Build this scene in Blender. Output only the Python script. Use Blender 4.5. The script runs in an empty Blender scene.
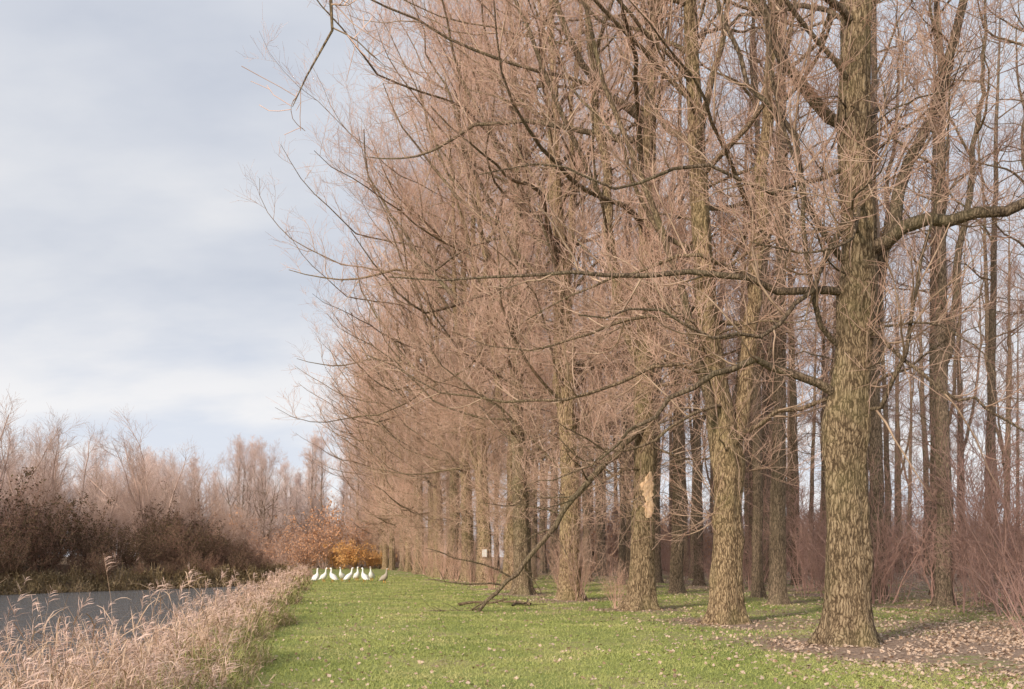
import bpy, math, random
import numpy as np
from mathutils import Vector
import bmesh

rng = np.random.default_rng(7)
random.seed(7)
scene = bpy.context.scene
COL = scene.collection

# ------------------------------------------------------------------ helpers
def sstep(a, b, x):
    t = np.clip((np.asarray(x, float) - a) / (b - a), 0, 1)
    return t * t * (3 - 2 * t)

def wig(y): return 0.26 * np.sin(y * 0.55 + 1) + 0.16 * np.sin(y * 1.37) + 0.10 * np.sin(y * 2.9 + 2)
def grass_edge(y): return -1.42 - 0.188 * y
def row_x(y): return 9.6 - 0.2 * y
FBY = np.array([-40, 20, 45, 58, 66, 73, 80, 92, 120, 900.])
FBX = np.array([-75, -50, -38, -33, -29, -24.5, -21.5, -20.5, -34, -190.])
def far_bank(y): return np.interp(y, FBY, FBX)

def height(x, y):
    x = np.asarray(x, float); y = np.asarray(y, float)
    s = grass_edge(y) + 0.6 * wig(y) - x
    a = sstep(0.2, 2.8, s)
    b = sstep(-0.8, 2.4, x - far_bank(y))
    z = -1.5 * a * b
    z = z + 0.035 * np.sin(x * 0.9 + 0.4 * y) * np.cos(y * 0.5 - 0.3 * x) + 0.02 * np.sin(x * 2.3 + 1) * np.sin(y * 1.9)
    z = z + 0.9 * sstep(0.5, 9, far_bank(y) - x) * (y > 20)
    return z

def quadmesh(name, V, F, mats, midx=None, smooth=True):
    me = bpy.data.meshes.new(name)
    V = np.ascontiguousarray(V, dtype=np.float32); F = np.ascontiguousarray(F, dtype=np.int32)
    me.vertices.add(len(V)); me.vertices.foreach_set("co", V.ravel())
    me.loops.add(F.size); me.loops.foreach_set("vertex_index", F.ravel())
    me.polygons.add(len(F)); me.polygons.foreach_set("loop_start", np.arange(0, F.size, 4, dtype=np.int32))
    if midx is not None:
        me.polygons.foreach_set("material_index", np.ascontiguousarray(midx, dtype=np.int32))
    me.polygons.foreach_set("use_smooth", np.full(len(F), smooth))
    me.update(calc_edges=True)
    for m in mats: me.materials.append(m)
    return me

class Acc:
    def __init__(s): s.V = []; s.F = []; s.M = []; s.n = 0
    def add(s, V, F, m=0):
        s.V.append(V); s.F.append(F + s.n); s.M.append(np.full(len(F), m)); s.n += len(V)
    def mesh(s, name, mats, smooth=True):
        return quadmesh(name, np.concatenate(s.V), np.concatenate(s.F), mats, np.concatenate(s.M), smooth)

def norm(v): return v / np.maximum(np.linalg.norm(v, axis=-1, keepdims=True), 1e-9)

def tubes(P, R, sides):
    N, K, _ = P.shape
    T = np.zeros_like(P)
    T[:, 1:-1] = P[:, 2:] - P[:, :-2]; T[:, 0] = P[:, 1] - P[:, 0]; T[:, -1] = P[:, -1] - P[:, -2]
    T = norm(T)
    mt = norm(T.mean(axis=1))
    ref = np.where(np.abs(mt[:, :1]) < 0.6, np.array([[1., 0, 0]]), np.array([[0, 1., 0]]))
    ref = np.repeat(ref[:, None, :], K, 1)
    A = norm(np.cross(T, ref)); B = np.cross(T, A)
    ang = np.arange(sides) * 2 * math.pi / sides
    V = P[:, :, None, :] + R[:, :, None, None] * (np.cos(ang)[None, None, :, None] * A[:, :, None, :] + np.sin(ang)[None, None, :, None] * B[:, :, None, :])
    V = V.reshape(-1, 3)
    i = np.arange(N)[:, None, None]; k = np.arange(K - 1)[None, :, None]; s = np.arange(sides)[None, None, :]
    s2 = (s + 1) % sides
    b = (i * K + k) * sides
    F = np.stack([b + s, b + s2, b + sides + s2, b + sides + s], -1).reshape(-1, 4)
    return V, F

def ribbons(P, W, side):
    N, K, _ = P.shape
    A = side[:, None, :] * W[:, :, None]
    V = np.stack([P - A, P + A], 2).reshape(-1, 3)
    i = np.arange(N)[:, None]; k = np.arange(K - 1)[None, :]
    b = (i * K + k) * 2
    F = np.stack([b, b + 1, b + 3, b + 2], -1).reshape(-1, 4)
    return V, F

def randdir(n, r):
    return norm(r.normal(size=(n, 3)))

def grow(PP, PR, n, t0, t1, Lfun, ang, up, jit, K, r, rmax, rtip=0.3, rk=0.6, dup=0.25):
    N, KP, _ = PP.shape
    idx = np.repeat(np.arange(N), n)
    M = len(idx)
    t = t0 + (t1 - t0) * ((np.tile(np.arange(n), N) + r.random(M)) / n)
    f = t * (KP - 1); k = np.minimum(f.astype(int), KP - 2); w = (f - k)[:, None]
    p = PP[idx, k] * (1 - w) + PP[idx, k + 1] * w
    tan = norm(PP[idx, k + 1] - PP[idx, k])
    pr = PR[idx, k] * (1 - w[:, 0]) + PR[idx, k + 1] * w[:, 0]
    d = randdir(M, r); d = norm(d - (d * tan).sum(1, keepdims=True) * tan)
    d[:, 2] += dup
    a = np.radians(ang[0] + (ang[1] - ang[0]) * r.random(M))[:, None]
    dr = norm(np.cos(a) * tan + np.sin(a) * d)
    L = Lfun(t, r.random(M))
    P = np.zeros((M, K, 3)); P[:, 0] = p
    for j in range(1, K):
        dr = norm(dr + np.array([0, 0, up]) + jit * r.normal(size=(M, 3)))
        P[:, j] = P[:, j - 1] + dr * (L / (K - 1))[:, None]
    r0 = np.minimum(pr * rk, rmax * (0.5 + 0.5 * L / max(L.max(), 1e-6)))
    R = r0[:, None] * (1 - (1 - rtip) * np.linspace(0, 1, K)[None, :])
    return P, R

def catmull(pts, n):
    P = np.array(pts, float); P = np.vstack([2 * P[0] - P[1], P, 2 * P[-1] - P[-2]])
    m = len(pts) - 1; out = []
    for u in np.linspace(0, m, n):
        i = min(int(u), m - 1); t = u - i
        a, b, c, d = P[i:i + 4]
        out.append(0.5 * ((2 * b) + (-a + c) * t + (2 * a - 5 * b + 4 * c - d) * t * t + (-a + 3 * b - 3 * c + d) * t ** 3))
    return np.array(out)

# ------------------------------------------------------------------ materials
def newmat(name):
    m = bpy.data.materials.new(name); m.use_nodes = True
    nt = m.node_tree; b = nt.nodes["Principled BSDF"]
    b.inputs["Roughness"].default_value = 0.9
    b.inputs["Specular IOR Level"].default_value = 0.2
    return m, nt, b

def ramp(nt, fac, stops):
    n = nt.nodes.new("ShaderNodeValToRGB"); cr = n.color_ramp
    cr.elements[0].position = stops[0][0]; cr.elements[0].color = (*stops[0][1], 1)
    cr.elements[1].position = stops[-1][0]; cr.elements[1].color = (*stops[-1][1], 1)
    for p, c in stops[1:-1]:
        e = cr.elements.new(p); e.color = (*c, 1)
    nt.links.new(fac, n.inputs[0]); return n.outputs[0]

def noise(nt, vec, scale, detail=4, rough=0.6, vscale=None):
    if vscale:
        mp = nt.nodes.new("ShaderNodeMapping"); mp.inputs["Scale"].default_value = vscale
        nt.links.new(vec, mp.inputs[0]); vec = mp.outputs[0]
    n = nt.nodes.new("ShaderNodeTexNoise"); n.inputs["Scale"].default_value = scale
    n.inputs["Detail"].default_value = detail; n.inputs["Roughness"].default_value = rough
    nt.links.new(vec, n.inputs["Vector"]); return n.outputs["Fac"]

def mixc(nt, fac, a, b, mode='MIX'):
    n = nt.nodes.new("ShaderNodeMix"); n.data_type = 'RGBA'; n.blend_type = mode
    for sock, val in ((n.inputs[0], fac), (n.inputs[6], a), (n.inputs[7], b)):
        if isinstance(val, (int, float)): sock.default_value = val
        elif isinstance(val, tuple): sock.default_value = (*val, 1)
        else: nt.links.new(val, sock)
    return n.outputs[2]

def mathn(nt, op, a, b=None, clamp=False):
    n = nt.nodes.new("ShaderNodeMath"); n.operation = op; n.use_clamp = clamp
    for i, v in enumerate((a, b)):
        if v is None: continue
        if isinstance(v, (int, float)): n.inputs[i].default_value = v
        else: nt.links.new(v, n.inputs[i])
    return n.outputs[0]

def bump(nt, b, h, strength, dist):
    n = nt.nodes.new("ShaderNodeBump"); n.inputs["Strength"].default_value = strength
    n.inputs["Distance"].default_value = dist
    nt.links.new(h, n.inputs["Height"]); nt.links.new(n.outputs[0], b.inputs["Normal"])

def objco(nt): return nt.nodes.new("ShaderNodeTexCoord").outputs["Object"]
def geopos(nt): return nt.nodes.new("ShaderNodeNewGeometry").outputs["Position"]

def bark_mat(name, dark, mid, light, green):
    m, nt, b = newmat(name); co = objco(nt)
    nz = nt.nodes.new("ShaderNodeTexNoise"); nz.inputs["Scale"].default_value = 4.0; nz.inputs["Detail"].default_value = 5
    nt.links.new(co, nz.inputs["Vector"])
    ad = nt.nodes.new("ShaderNodeVectorMath"); ad.operation = 'MULTIPLY_ADD'
    nt.links.new(nz.outputs["Color"], ad.inputs[0]); ad.inputs[1].default_value = (0.16, 0.16, 0.7); nt.links.new(co, ad.inputs[2])
    mp = nt.nodes.new("ShaderNodeMapping"); mp.inputs["Scale"].default_value = (21, 21, 3.2); nt.links.new(ad.outputs[0], mp.inputs[0])
    vo = nt.nodes.new("ShaderNodeTexVoronoi"); vo.feature = 'DISTANCE_TO_EDGE'; vo.inputs["Scale"].default_value = 1.0
    nt.links.new(mp.outputs[0], vo.inputs["Vector"])
    f0 = noise(nt, co, 8.0, 7, 0.75, (2.2, 2.2, 0.8))
    e = ramp(nt, vo.outputs["Distance"], [(0.0, (0, 0, 0)), (0.26, (0.8, 0.8, 0.8)), (0.6, (1, 1, 1))])
    f = mathn(nt, 'ADD', mathn(nt, 'MULTIPLY', e, 0.25), mathn(nt, 'MULTIPLY', f0, 0.75))
    c = ramp(nt, f, [(0.38, dark), (0.54, mid), (0.76, light)])
    g = noise(nt, co, 0.8, 4, 0.65)
    gm = ramp(nt, g, [(0.48, (0, 0, 0)), (0.70, (0.75, 0.75, 0.75))])
    c = mixc(nt, gm, c, mixc(nt, 0.4, c, green))
    fine = noise(nt, co, 34, 4, 0.8, (1, 1, 0.5))
    c = mixc(nt, 0.5, c, ramp(nt, fine, [(0.3, (0.45, 0.45, 0.45)), (0.7, (1.12, 1.12, 1.12))]), 'MULTIPLY')
    oi = nt.nodes.new("ShaderNodeObjectInfo")
    c = mixc(nt, 1.0, c, ramp(nt, oi.outputs["Random"], [(0, (0.76, 0.76, 0.78)), (1, (1.1, 1.05, 0.98))]), 'MULTIPLY')
    nt.links.new(c, b.inputs["Base Color"])
    bump(nt, b, f, 1.0, 0.08)
    return m

def twig_mat(name, c0, c1, spread=0.25, sc=1.3):
    m, nt, b = newmat(name); co = objco(nt)
    f = noise(nt, co, sc, 4, 0.7)
    c = ramp(nt, f, [(0.34, c0), (0.64, c1)])
    oi = nt.nodes.new("ShaderNodeObjectInfo")
    c = mixc(nt, 1.0, c, ramp(nt, oi.outputs["Random"], [(0, (1 - spread, 1 - spread, 1 - spread)), (1, (1 + spread * .4,) * 3)]), 'MULTIPLY')
    nt.links.new(c, b.inputs["Base Color"]); b.inputs["Roughness"].default_value = 0.7
    return m

M_bark = bark_mat("poplar_bark", (0.13, 0.09, 0.055), (0.48, 0.36, 0.225), (0.72, 0.58, 0.40), (0.34, 0.34, 0.14))
M_barkfar = bark_mat("shade_darkened_bark", (0.13, 0.10, 0.075), (0.40, 0.31, 0.225), (0.55, 0.44, 0.33), (0.29, 0.27, 0.16))  # poplar bark with plantation shade put into its colour; distant trunks share it
M_limb = bark_mat("limb_bark", (0.13, 0.095, 0.065), (0.40, 0.30, 0.20), (0.60, 0.48, 0.34), (0.30, 0.30, 0.14))
M_branchlet = twig_mat("branchlets", (0.30, 0.20, 0.14), (0.66, 0.49, 0.36), 0.2, 2.0)
M_twig = twig_mat("poplar_twigs", (0.52, 0.31, 0.225), (0.84, 0.60, 0.48))
M_twigin = twig_mat("shade_darkened_twigs", (0.32, 0.195, 0.15), (0.54, 0.355, 0.28))  # poplar twigs coloured darker to carry the shade inside the wood
M_twighaze = twig_mat("haze_tinted_twigs", (0.62, 0.47, 0.42), (0.82, 0.66, 0.60), 0.15)  # aerial haze painted into the twig colour as a paler pinkish tint
M_twigdark = twig_mat("hedge_twigs", (0.25, 0.14, 0.105), (0.54, 0.34, 0.26), 0.45)
M_twiggrey = twig_mat("bank_tree_twigs", (0.44, 0.30, 0.245), (0.68, 0.51, 0.43), 0.25)
M_twigpurple = twig_mat("sapling_twigs", (0.33, 0.20, 0.165), (0.55, 0.355, 0.30), 0.35)

def leaf_mat(name, cols, sc=9.0):
    m, nt, b = newmat(name)
    f = noise(nt, geopos(nt), sc, 3, 0.8)
    st = [(0.3 + 0.4 * i / (len(cols) - 1), c) for i, c in enumerate(cols)]
    nt.links.new(ramp(nt, f, st), b.inputs["Base Color"])
    return m
M_leafdark = leaf_mat("ivy_leaves", [(0.05, 0.055, 0.03), (0.12, 0.09, 0.05), (0.26, 0.16, 0.10)])
M_leaforange = leaf_mat("autumn_leaves", [(0.58, 0.28, 0.09), (0.80, 0.47, 0.18), (0.62, 0.32, 0.13)])
M_leafrust = leaf_mat("rust_leaves", [(0.46, 0.24, 0.13), (0.64, 0.36, 0.21), (0.50, 0.29, 0.18)])
M_litter = leaf_mat("fallen_leaves", [(0.20, 0.12, 0.08), (0.38, 0.26, 0.18), (0.62, 0.49, 0.39), (0.28, 0.17, 0.11)])
M_reed = leaf_mat("dry_reed", [(0.30, 0.20, 0.13), (0.58, 0.41, 0.29), (0.78, 0.59, 0.47)], 2.2)
M_plume = leaf_mat("reed_plume", [(0.52, 0.36, 0.30), (0.78, 0.59, 0.51)])
M_reedgreen = leaf_mat("green_sedge", [(0.14, 0.17, 0.05), (0.28, 0.28, 0.10), (0.50, 0.40, 0.20)])
M_farreed = leaf_mat("bank_sedge", [(0.18, 0.12, 0.07), (0.30, 0.23, 0.12), (0.55, 0.41, 0.28)], 0.5)

# ------------------------------------------------------------------ objects helper
def link(o): COL.objects.link(o); return o
def thing(name, loc, rot=0, label="", cat="", group=None, scale=(1, 1, 1)):
    e = bpy.data.objects.new(name, None); link(e)
    e.location = loc; e.rotation_euler = (0, 0, rot); e.scale = scale
    e.empty_display_size = 0.3
    e["label"] = label; e["category"] = cat
    if group: e["group"] = group
    return e
def part(name, me, parent):
    o = bpy.data.objects.new(name, me); link(o); o.parent = parent; return o

# ------------------------------------------------------------------ ground
def axis(lo, fa, fb, hi, step):
    mid = np.arange(fa, fb + 1e-6, step)
    def out(a, b, n):
        u = np.linspace(0, 1, n + 1)[1:]; return a + (b - a) * u ** 2.2
    return np.concatenate([out(fa, lo, 22)[::-1], mid, out(fb, hi, 22)])
gx = axis(-900, -48, 30, 900, 0.4); gy = axis(-120, 4, 100, 1500, 0.5)
X, Y = np.meshgrid(gx, gy)
Z = height(X, Y)
NX, NY = len(gx), len(gy)
ii, jj = np.meshgrid(np.arange(NX - 1), np.arange(NY - 1))
b0 = (jj * NX + ii).ravel()
F = np.stack([b0, b0 + 1, b0 + NX + 1, b0 + NX], -1)

ROW1 = [(7.9, 11.6), (6.05, 18.0), (5.13, 24.0), (3.8, 29.6), (2.12, 36.3), (0.45, 41.5), (-0.1, 48.0), (-1.45, 55.0)]
yy = 61.5
while yy < 170:
    ROW1.append((row_x(yy) + rng.normal(0, 0.45), yy)); yy += 6.4 + rng.normal(0, 0.5)

def litter(x, y):
    o = x - row_x(y)
    l = 0.13 + 0.18 * sstep(-5, 0, o) + 0.36 * sstep(1, 13, o) + 0.28 * sstep(16, 30, o)
    l = l + 0.75 * np.exp(-(((x - 10.3) / 4.0) ** 2 + ((y - 17.5) / 5.5) ** 2))
    for tx, ty in ROW1[:10]:
        l = l + 0.6 * np.exp(-(((x - tx) ** 2 + (y - ty) ** 2) / 1.6 ** 2))
    l = l + 0.9 * sstep(128, 150, y)
    return np.clip(l, 0, 1)
def bankm(x, y):
    n = sstep(-0.5, 0.5, grass_edge(y) + wig(y) - x)
    return np.clip(n, 0, 1)

def ground_mat():
    m, nt, b = newmat("meadow_ground"); co = geopos(nt)
    la = nt.nodes.new("ShaderNodeAttribute"); la.attribute_name = "litter"
    ba = nt.nodes.new("ShaderNodeAttribute"); ba.attribute_name = "bank"
    n1 = noise(nt, co, 0.45, 4, 0.6); n2 = noise(nt, co, 5.0, 5, 0.75); n3 = noise(nt, co, 22, 3, 0.8)
    g = ramp(nt, n1, [(0.3, (0.19, 0.24, 0.065)), (0.5, (0.28, 0.32, 0.10)), (0.7, (0.42, 0.40, 0.17))])
    g = mixc(nt, 0.6, g, ramp(nt, n3, [(0.3, (0.6, 0.62, 0.55)), (0.7, (1.2, 1.18, 1.15))]), 'MULTIPLY')
    l = ramp(nt, n3, [(0.3, (0.13, 0.09, 0.065)), (0.5, (0.31, 0.22, 0.165)), (0.7, (0.50, 0.39, 0.32))])
    s = mathn(nt, 'ADD', la.outputs["Fac"], mathn(nt, 'MULTIPLY', mathn(nt, 'SUBTRACT', n2, 0.5), 1.8))
    s = mathn(nt, 'ADD', s, mathn(nt, 'MULTIPLY', mathn(nt, 'SUBTRACT', n1, 0.5), 1.9))
    s = ramp(nt, s, [(0.36, (0, 0, 0)), (0.70, (1, 1, 1))])
    c = mixc(nt, s, g, l)
    bk = ramp(nt, n2, [(0.3, (0.12, 0.085, 0.055)), (0.7, (0.30, 0.215, 0.145))])
    bf = mathn(nt, 'ADD', ba.outputs["Fac"], mathn(nt, 'MULTIPLY', mathn(nt, 'SUBTRACT', n2, 0.5), 0.8), True)
    c = mixc(nt, bf, c, bk)
    nt.links.new(c, b.inputs["Base Color"]); bump(nt, b, n3, 0.6, 0.05)
    return m
V = np.stack([X.ravel(), Y.ravel(), Z.ravel()], -1)
me = quadmesh("ground", V, F, [ground_mat()])
for nm, fn in (("litter", litter), ("bank", bankm)):
    a = me.attributes.new(nm, 'FLOAT', 'POINT'); a.data.foreach_set("value", fn(X.ravel(), Y.ravel()).astype(np.float32))
o = link(bpy.data.objects.new("ground", me)); o["kind"] = "structure"
o["label"] = "flat mown grass strip with leaf litter beside a river"; o["category"] = "ground"

wm, nt, b = newmat("river_water"); co = geopos(nt)
b.inputs["Base Color"].default_value = (0.16, 0.165, 0.175, 1); b.inputs["Roughness"].default_value = 0.10
b.inputs["Specular IOR Level"].default_value = 0.9
w1 = noise(nt, co, 1.0, 6, 0.72, (1, 0.9, 1)); bump(nt, b, w1, 1.0, 0.7)
ys = np.linspace(-100, 100, 60)
L = np.stack([far_bank(ys) - 1.5, ys, np.full(60, -0.75)], -1); R = np.stack([grass_edge(ys) - 0.6, ys, np.full(60, -0.75)], -1)
L[:, 0] = np.minimum(L[:, 0], R[:, 0] - 0.5)
V = np.stack([L, R], 1).reshape(-1, 3); k = np.arange(59) * 2
F = np.stack([k, k + 1, k + 3, k + 2], -1)
o = link(bpy.data.objects.new("river_water", quadmesh("river_water", V, F, [wm]))); o["kind"] = "structure"
o["label"] = "grey rippled river water reflecting the cloudy sky"; o["category"] = "water"

# ------------------------------------------------------------------ trees
def trunk_tube(path, R, sides, seed, knobs=()):
    r = np.random.default_rng(seed)
    V, F = tubes(path[None], R[None], sides)
    K = len(path); V = V.reshape(K, sides, 3)
    th = np.arange(sides) * 2 * math.pi / sides
    z = path[:, 2]
    disp = np.zeros((K, sides))
    for q in range(9):
        f = r.integers(3, 11); disp += 0.024 * np.sin(f * th[None, :] + r.random() * 6 + (r.normal() * 1.1) * z[:, None] * r.random())
    for q in range(18):
        zc = r.uniform(0.5, 14); tc = r.random() * 6.28; am = r.uniform(0.06, 0.24)
        disp += am * np.exp(-((z - zc) / r.uniform(0.12, 0.4)) ** 2)[:, None] * np.maximum(0, np.cos(th - tc))[None, :] ** 2
    for zc, am, wd in knobs:
        disp += am * np.exp(-((z - zc) / wd) ** 2)[:, None]
    disp += r.normal(0, 0.022, (K, sides))
    disp += 0.42 * np.exp(-z / 0.3)[:, None] * np.maximum(0, np.sin(5 * th + r.random() * 6))[None, :]
    c = path[:, None, :]
    V = c + (V - c) * (1 + disp[..., None])
    return V.reshape(-1, 3), F

def make_tree(name, seed, H, r0, zb, n1, Lmax, side_bias, fork=(), extra=(), n2=9, n3=7, n4=2,
              bark=None, twig=None, tw=1.0, e0=0, low=8, lean=(0, 0), knobs=(), bend=None, jit1=0.17, lowL=(1.2, 4.0), wob_=0.04, tpow=1.0, cf=0.5, prof=None, lowk=0.68):
    r = np.random.default_rng(seed)
    prof = prof or [0.5, 0.85, 1.0, 0.98, 0.5]
    K = 90
    z = H * np.linspace(0, 1, K) ** 1.45
    wob = np.cumsum(r.normal(0, wob_, (K, 2)), 0); wob -= wob[0]
    px = wob[:, 0] * np.sqrt(z / H) + lean[0] * (z / H) ** 1.3
    py = wob[:, 1] * np.sqrt(z / H) + lean[1] * (z / H) ** 1.3
    if bend: px = px * 0.3 + np.interp(z, [q[0] for q in bend], [q[1] for q in bend])
    path = np.stack([px, py, z - 0.12], -1)
    for _ in range(2): path[1:-1, :2] = (path[:-2, :2] + path[2:, :2] + 2 * path[1:-1, :2]) / 4
    R = r0 * (np.clip(1 - z / H, 0.02, 1)) ** tpow + 0.42 * r0 * np.exp(-z / 0.4)
    ta = Acc(); V, F = trunk_tube(path, R, 32, seed + 1, knobs); ta.add(V, F)
    lead = [(path, R)]
    for (zf, dx, dy, fr) in fork:
        zs = np.linspace(0, 1, 40); i = np.searchsorted(z, zf)
        p0 = path[i]; top = np.array([p0[0] + dx, p0[1] + dy, H * r.uniform(0.8, 0.95)])
        fp = p0[None] + (top - p0)[None] * zs[:, None]
        fp[:, 0] = p0[0] + dx * zs ** 0.6; fp[:, 1] = p0[1] + dy * zs ** 0.6
        fp[2:, :2] += np.cumsum(r.normal(0, 0.06, (38, 2)), 0)
        fR = R[i] * fr * np.clip(1 - zs, 0.03, 1) ** 0.9
        V, F = tubes(fp[None], fR[None], 18); ta.add(V, F); lead.append((fp, fR))
    tm = ta.mesh(name + "_trunk", [bark])
    P1 = []; R1 = []; KK = 14
    for li, (lp, lr) in enumerate(lead):
        n = n1 if li == 0 else int(n1 * cf)
        for q in range(n):
            u = (q + r.random()) / n
            zz = zb + (H * 0.96 - zb) * u ** 0.95
            if li and (zz < lp[0, 2] + 0.8 or zz > lp[-1, 2]): continue
            k = min(max(np.searchsorted(lp[:, 2], zz), 1), len(lp) - 1)
            p = lp[k].copy(); az = r.random() * 2 * math.pi
            L = Lmax * np.interp(u, [0, 0.12, 0.4, 0.75, 1], prof) * r.uniform(0.55, 1.08)
            L *= 1 + side_bias * math.cos(az - math.pi)
            el = math.radians(np.interp(u, [0, 0.15, 0.6, 1], [8, 28, 38, 46]) + e0 + r.normal(0, 13))
            d = np.array([math.cos(az) * math.cos(el), math.sin(az) * math.cos(el), math.sin(el)])
            pts = [p]
            upb = np.interp(u, [0, 0.2, 1], [0.03, 0.08, 0.08])
            for j in range(KK - 1):
                d = d + np.array([0, 0, upb * 2 * j / KK]) + r.normal(0, jit1, 3) * (1.6 if r.random() < 0.25 else 0.8); d /= np.linalg.norm(d)
                p = p + d * L / (KK - 1); pts.append(p)
            rr = min(lr[k] * 0.5, 0.010 + 0.0072 * L) * r.uniform(0.65, 1.4)
            P1.append(pts); R1.append(rr * np.linspace(1, 0.16, KK))
    for q in range(low):
        zz = r.uniform(2.4, zb + 6); k = min(max(np.searchsorted(path[:, 2], zz), 1), K - 1)
        p = path[k].copy(); az = r.random() * 6.28; L = r.uniform(*lowL) * np.interp(zz, [2.4, 5.5], [0.35, 1])
        d = np.array([math.cos(az), math.sin(az), r.uniform(-0.1, 0.6)]); pts = [p]
        for j in range(KK - 1):
            d = d + np.array([0, 0, -0.04]) + r.normal(0, 0.18, 3); d /= np.linalg.norm(d)
            p = p + d * L / (KK - 1); pts.append(p)
        P1.append(pts); R1.append(r.uniform(0.014, 0.028) * np.linspace(1, 0.3, KK))
    for pts, ra, rb in extra:
        c_ = catmull(pts, KK); c_[1:-1] += r.normal(0, 0.055, (KK - 2, 3))
        P1.append(c_); R1.append(np.linspace(ra, rb, KK))
    P1 = np.array(P1); R1 = np.array(R1)
    P1[..., 2] = np.maximum(P1[..., 2], 1.4)
    a = Acc(); V, F = tubes(P1, R1, 6); a.add(V, F, 0)
    sc = max(Lmax / 10, 0.6)
    P2, R2 = grow(P1, R1, n2, 0.12, 0.98, lambda t, q: sc * (3.0 * (1 - 0.6 * t)) * (0.25 + 1.05 * q), (28, 74), 0.10, 0.16, 7, r, 0.028, 0.3, 0.65)
    kp = (P2[:, 0, 2] > 4.8) | (r.random(len(P2)) < lowk); P2 = P2[kp]; R2 = R2[kp]
    V, F = tubes(P2, R2, 4); a.add(V, F, 2)
    P3, R3 = grow(P2, R2, n3, 0.12, 1.0, lambda t, q: sc * (1.35 * (1 - 0.5 * t)) * (0.4 + 0.9 * q), (26, 70), 0.11, 0.15, 4, r, 0.0095 * tw, 0.5, 0.8)
    kp = (P3[:, 0, 2] > 5.5) | (r.random(len(P3)) < lowk); P3 = P3[kp]; R3 = R3[kp]
    R3 = np.maximum(R3, 0.0048 * tw)
    V, F = tubes(P3, R3, 3); a.add(V, F, 1)
    if n4:
        P4, R4 = grow(P3, R3, n4, 0.15, 1.0, lambda t, q: sc * 0.58 * (0.4 + 0.9 * q), (25, 60), 0.11, 0.05, 2, r, 0.0055 * tw, 0.6, 0.9)
        kp = (P4[:, 0, 2] > 7.5) | (r.random(len(P4)) < lowk * 0.6); P4 = P4[kp]; R4 = R4[kp]
        R4 = np.maximum(R4, 0.0038 * tw)
        V, F = tubes(P4, R4, 3); a.add(V, F, 1)
    cm = a.mesh(name + "_crown", [M_limb, twig, M_branchlet if tw < 2 and twig is M_twig else twig])
    return tm, cm

ex1 = [
    ([(0.1, -0.2, 7.0), (0.95, -0.6, 7.35), (2.0, -0.9, 7.45), (3.3, -1.2, 7.75), (5.2, -1.5, 8.6), (6.8, -1.6, 9.8)], 0.14, 0.04),
    ([(-0.1, -0.1, 6.3), (-1.2, -0.5, 6.2), (-2.6, -0.8, 6.45), (-4.2, -1.0, 6.4), (-6.0, -0.9, 6.35), (-8.2, -0.6, 6.45)], 0.08, 0.012),
    ([(-0.1, -0.1, 4.25), (-0.85, -0.3, 4.75), (-1.9, -0.5, 4.95), (-2.8, -0.6, 4.6), (-3.7, -0.4, 3.9), (-4.5, -0.2, 3.3)], 0.09, 0.02),
    ([(0, 0, 9.3), (-0.9, -0.3, 9.9), (-1.5, -0.4, 10.8), (-2.1, -0.5, 12.0), (-3.2, -0.6, 14.5), (-4.0, -0.6, 17.5)], 0.12, 0.03),
    ([(0.1, 0.1, 6.0), (0.7, 0.2, 7.3), (1.3, 0.2, 9.0), (1.9, 0.2, 10.8), (2.6, 0.3, 13.5), (3.4, 0.5, 17.5)], 0.15, 0.04),
    ([(-0.1, -0.1, 7.6), (-0.8, -0.6, 6.4), (-1.5, -1.0, 5.6), (-2.6, -1.4, 5.3), (-3.8, -1.8, 5.6), (-5.0, -2.2, 5.4)], 0.055, 0.012),
    ([(0, 0, 5.0), (-0.5, -0.3, 5.6), (-0.9, -0.5, 6.6), (-1.0, -0.7, 7.8), (-1.5, -0.9, 9.4), (-1.9, -1.0, 11.5)], 0.06, 0.02),
    ([(0, 0, 5.8), (0.7, -0.6, 5.2), (1.3, -1.0, 4.4), (1.9, -1.3, 4.1), (2.6, -1.4, 3.5), (3.1, -1.5, 2.8)], 0.045, 0.012),
    ([(0, 0, 4.0), (0.5, -0.5, 4.5), (0.8, -0.8, 5.5), (0.9, -0.9, 6.6), (1.2, -1.1, 8.0), (1.3, -1.2, 9.6)], 0.05, 0.015),
    ([(0, 0, 6.8), (-0.8, -0.4, 7.8), (-1.2, -0.6, 9.0), (-2.2, -0.7, 10.2), (-2.7, -0.8, 12.0), (-3.2, -0.9, 14)], 0.07, 0.02),
    ([(0, 0, 8.6), (-1.4, -0.6, 8.0), (-2.8, -0.9, 8.3), (-4.2, -1.1, 7.8), (-5.4, -1.2, 8.2), (-6.6, -1.2, 8.0)], 0.045, 0.010),
]
ex0 = [([(0, 0, 7.8), (-3.2, 0.1, 10.4), (-7.0, 0.2, 11.4), (-9.4, 0.3, 10.6), (-10.15, 0.3, 9.0), (-10.1, 0.3, 7.9), (-10.5, 0.25, 6.9)], 0.08, 0.005)]
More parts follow.
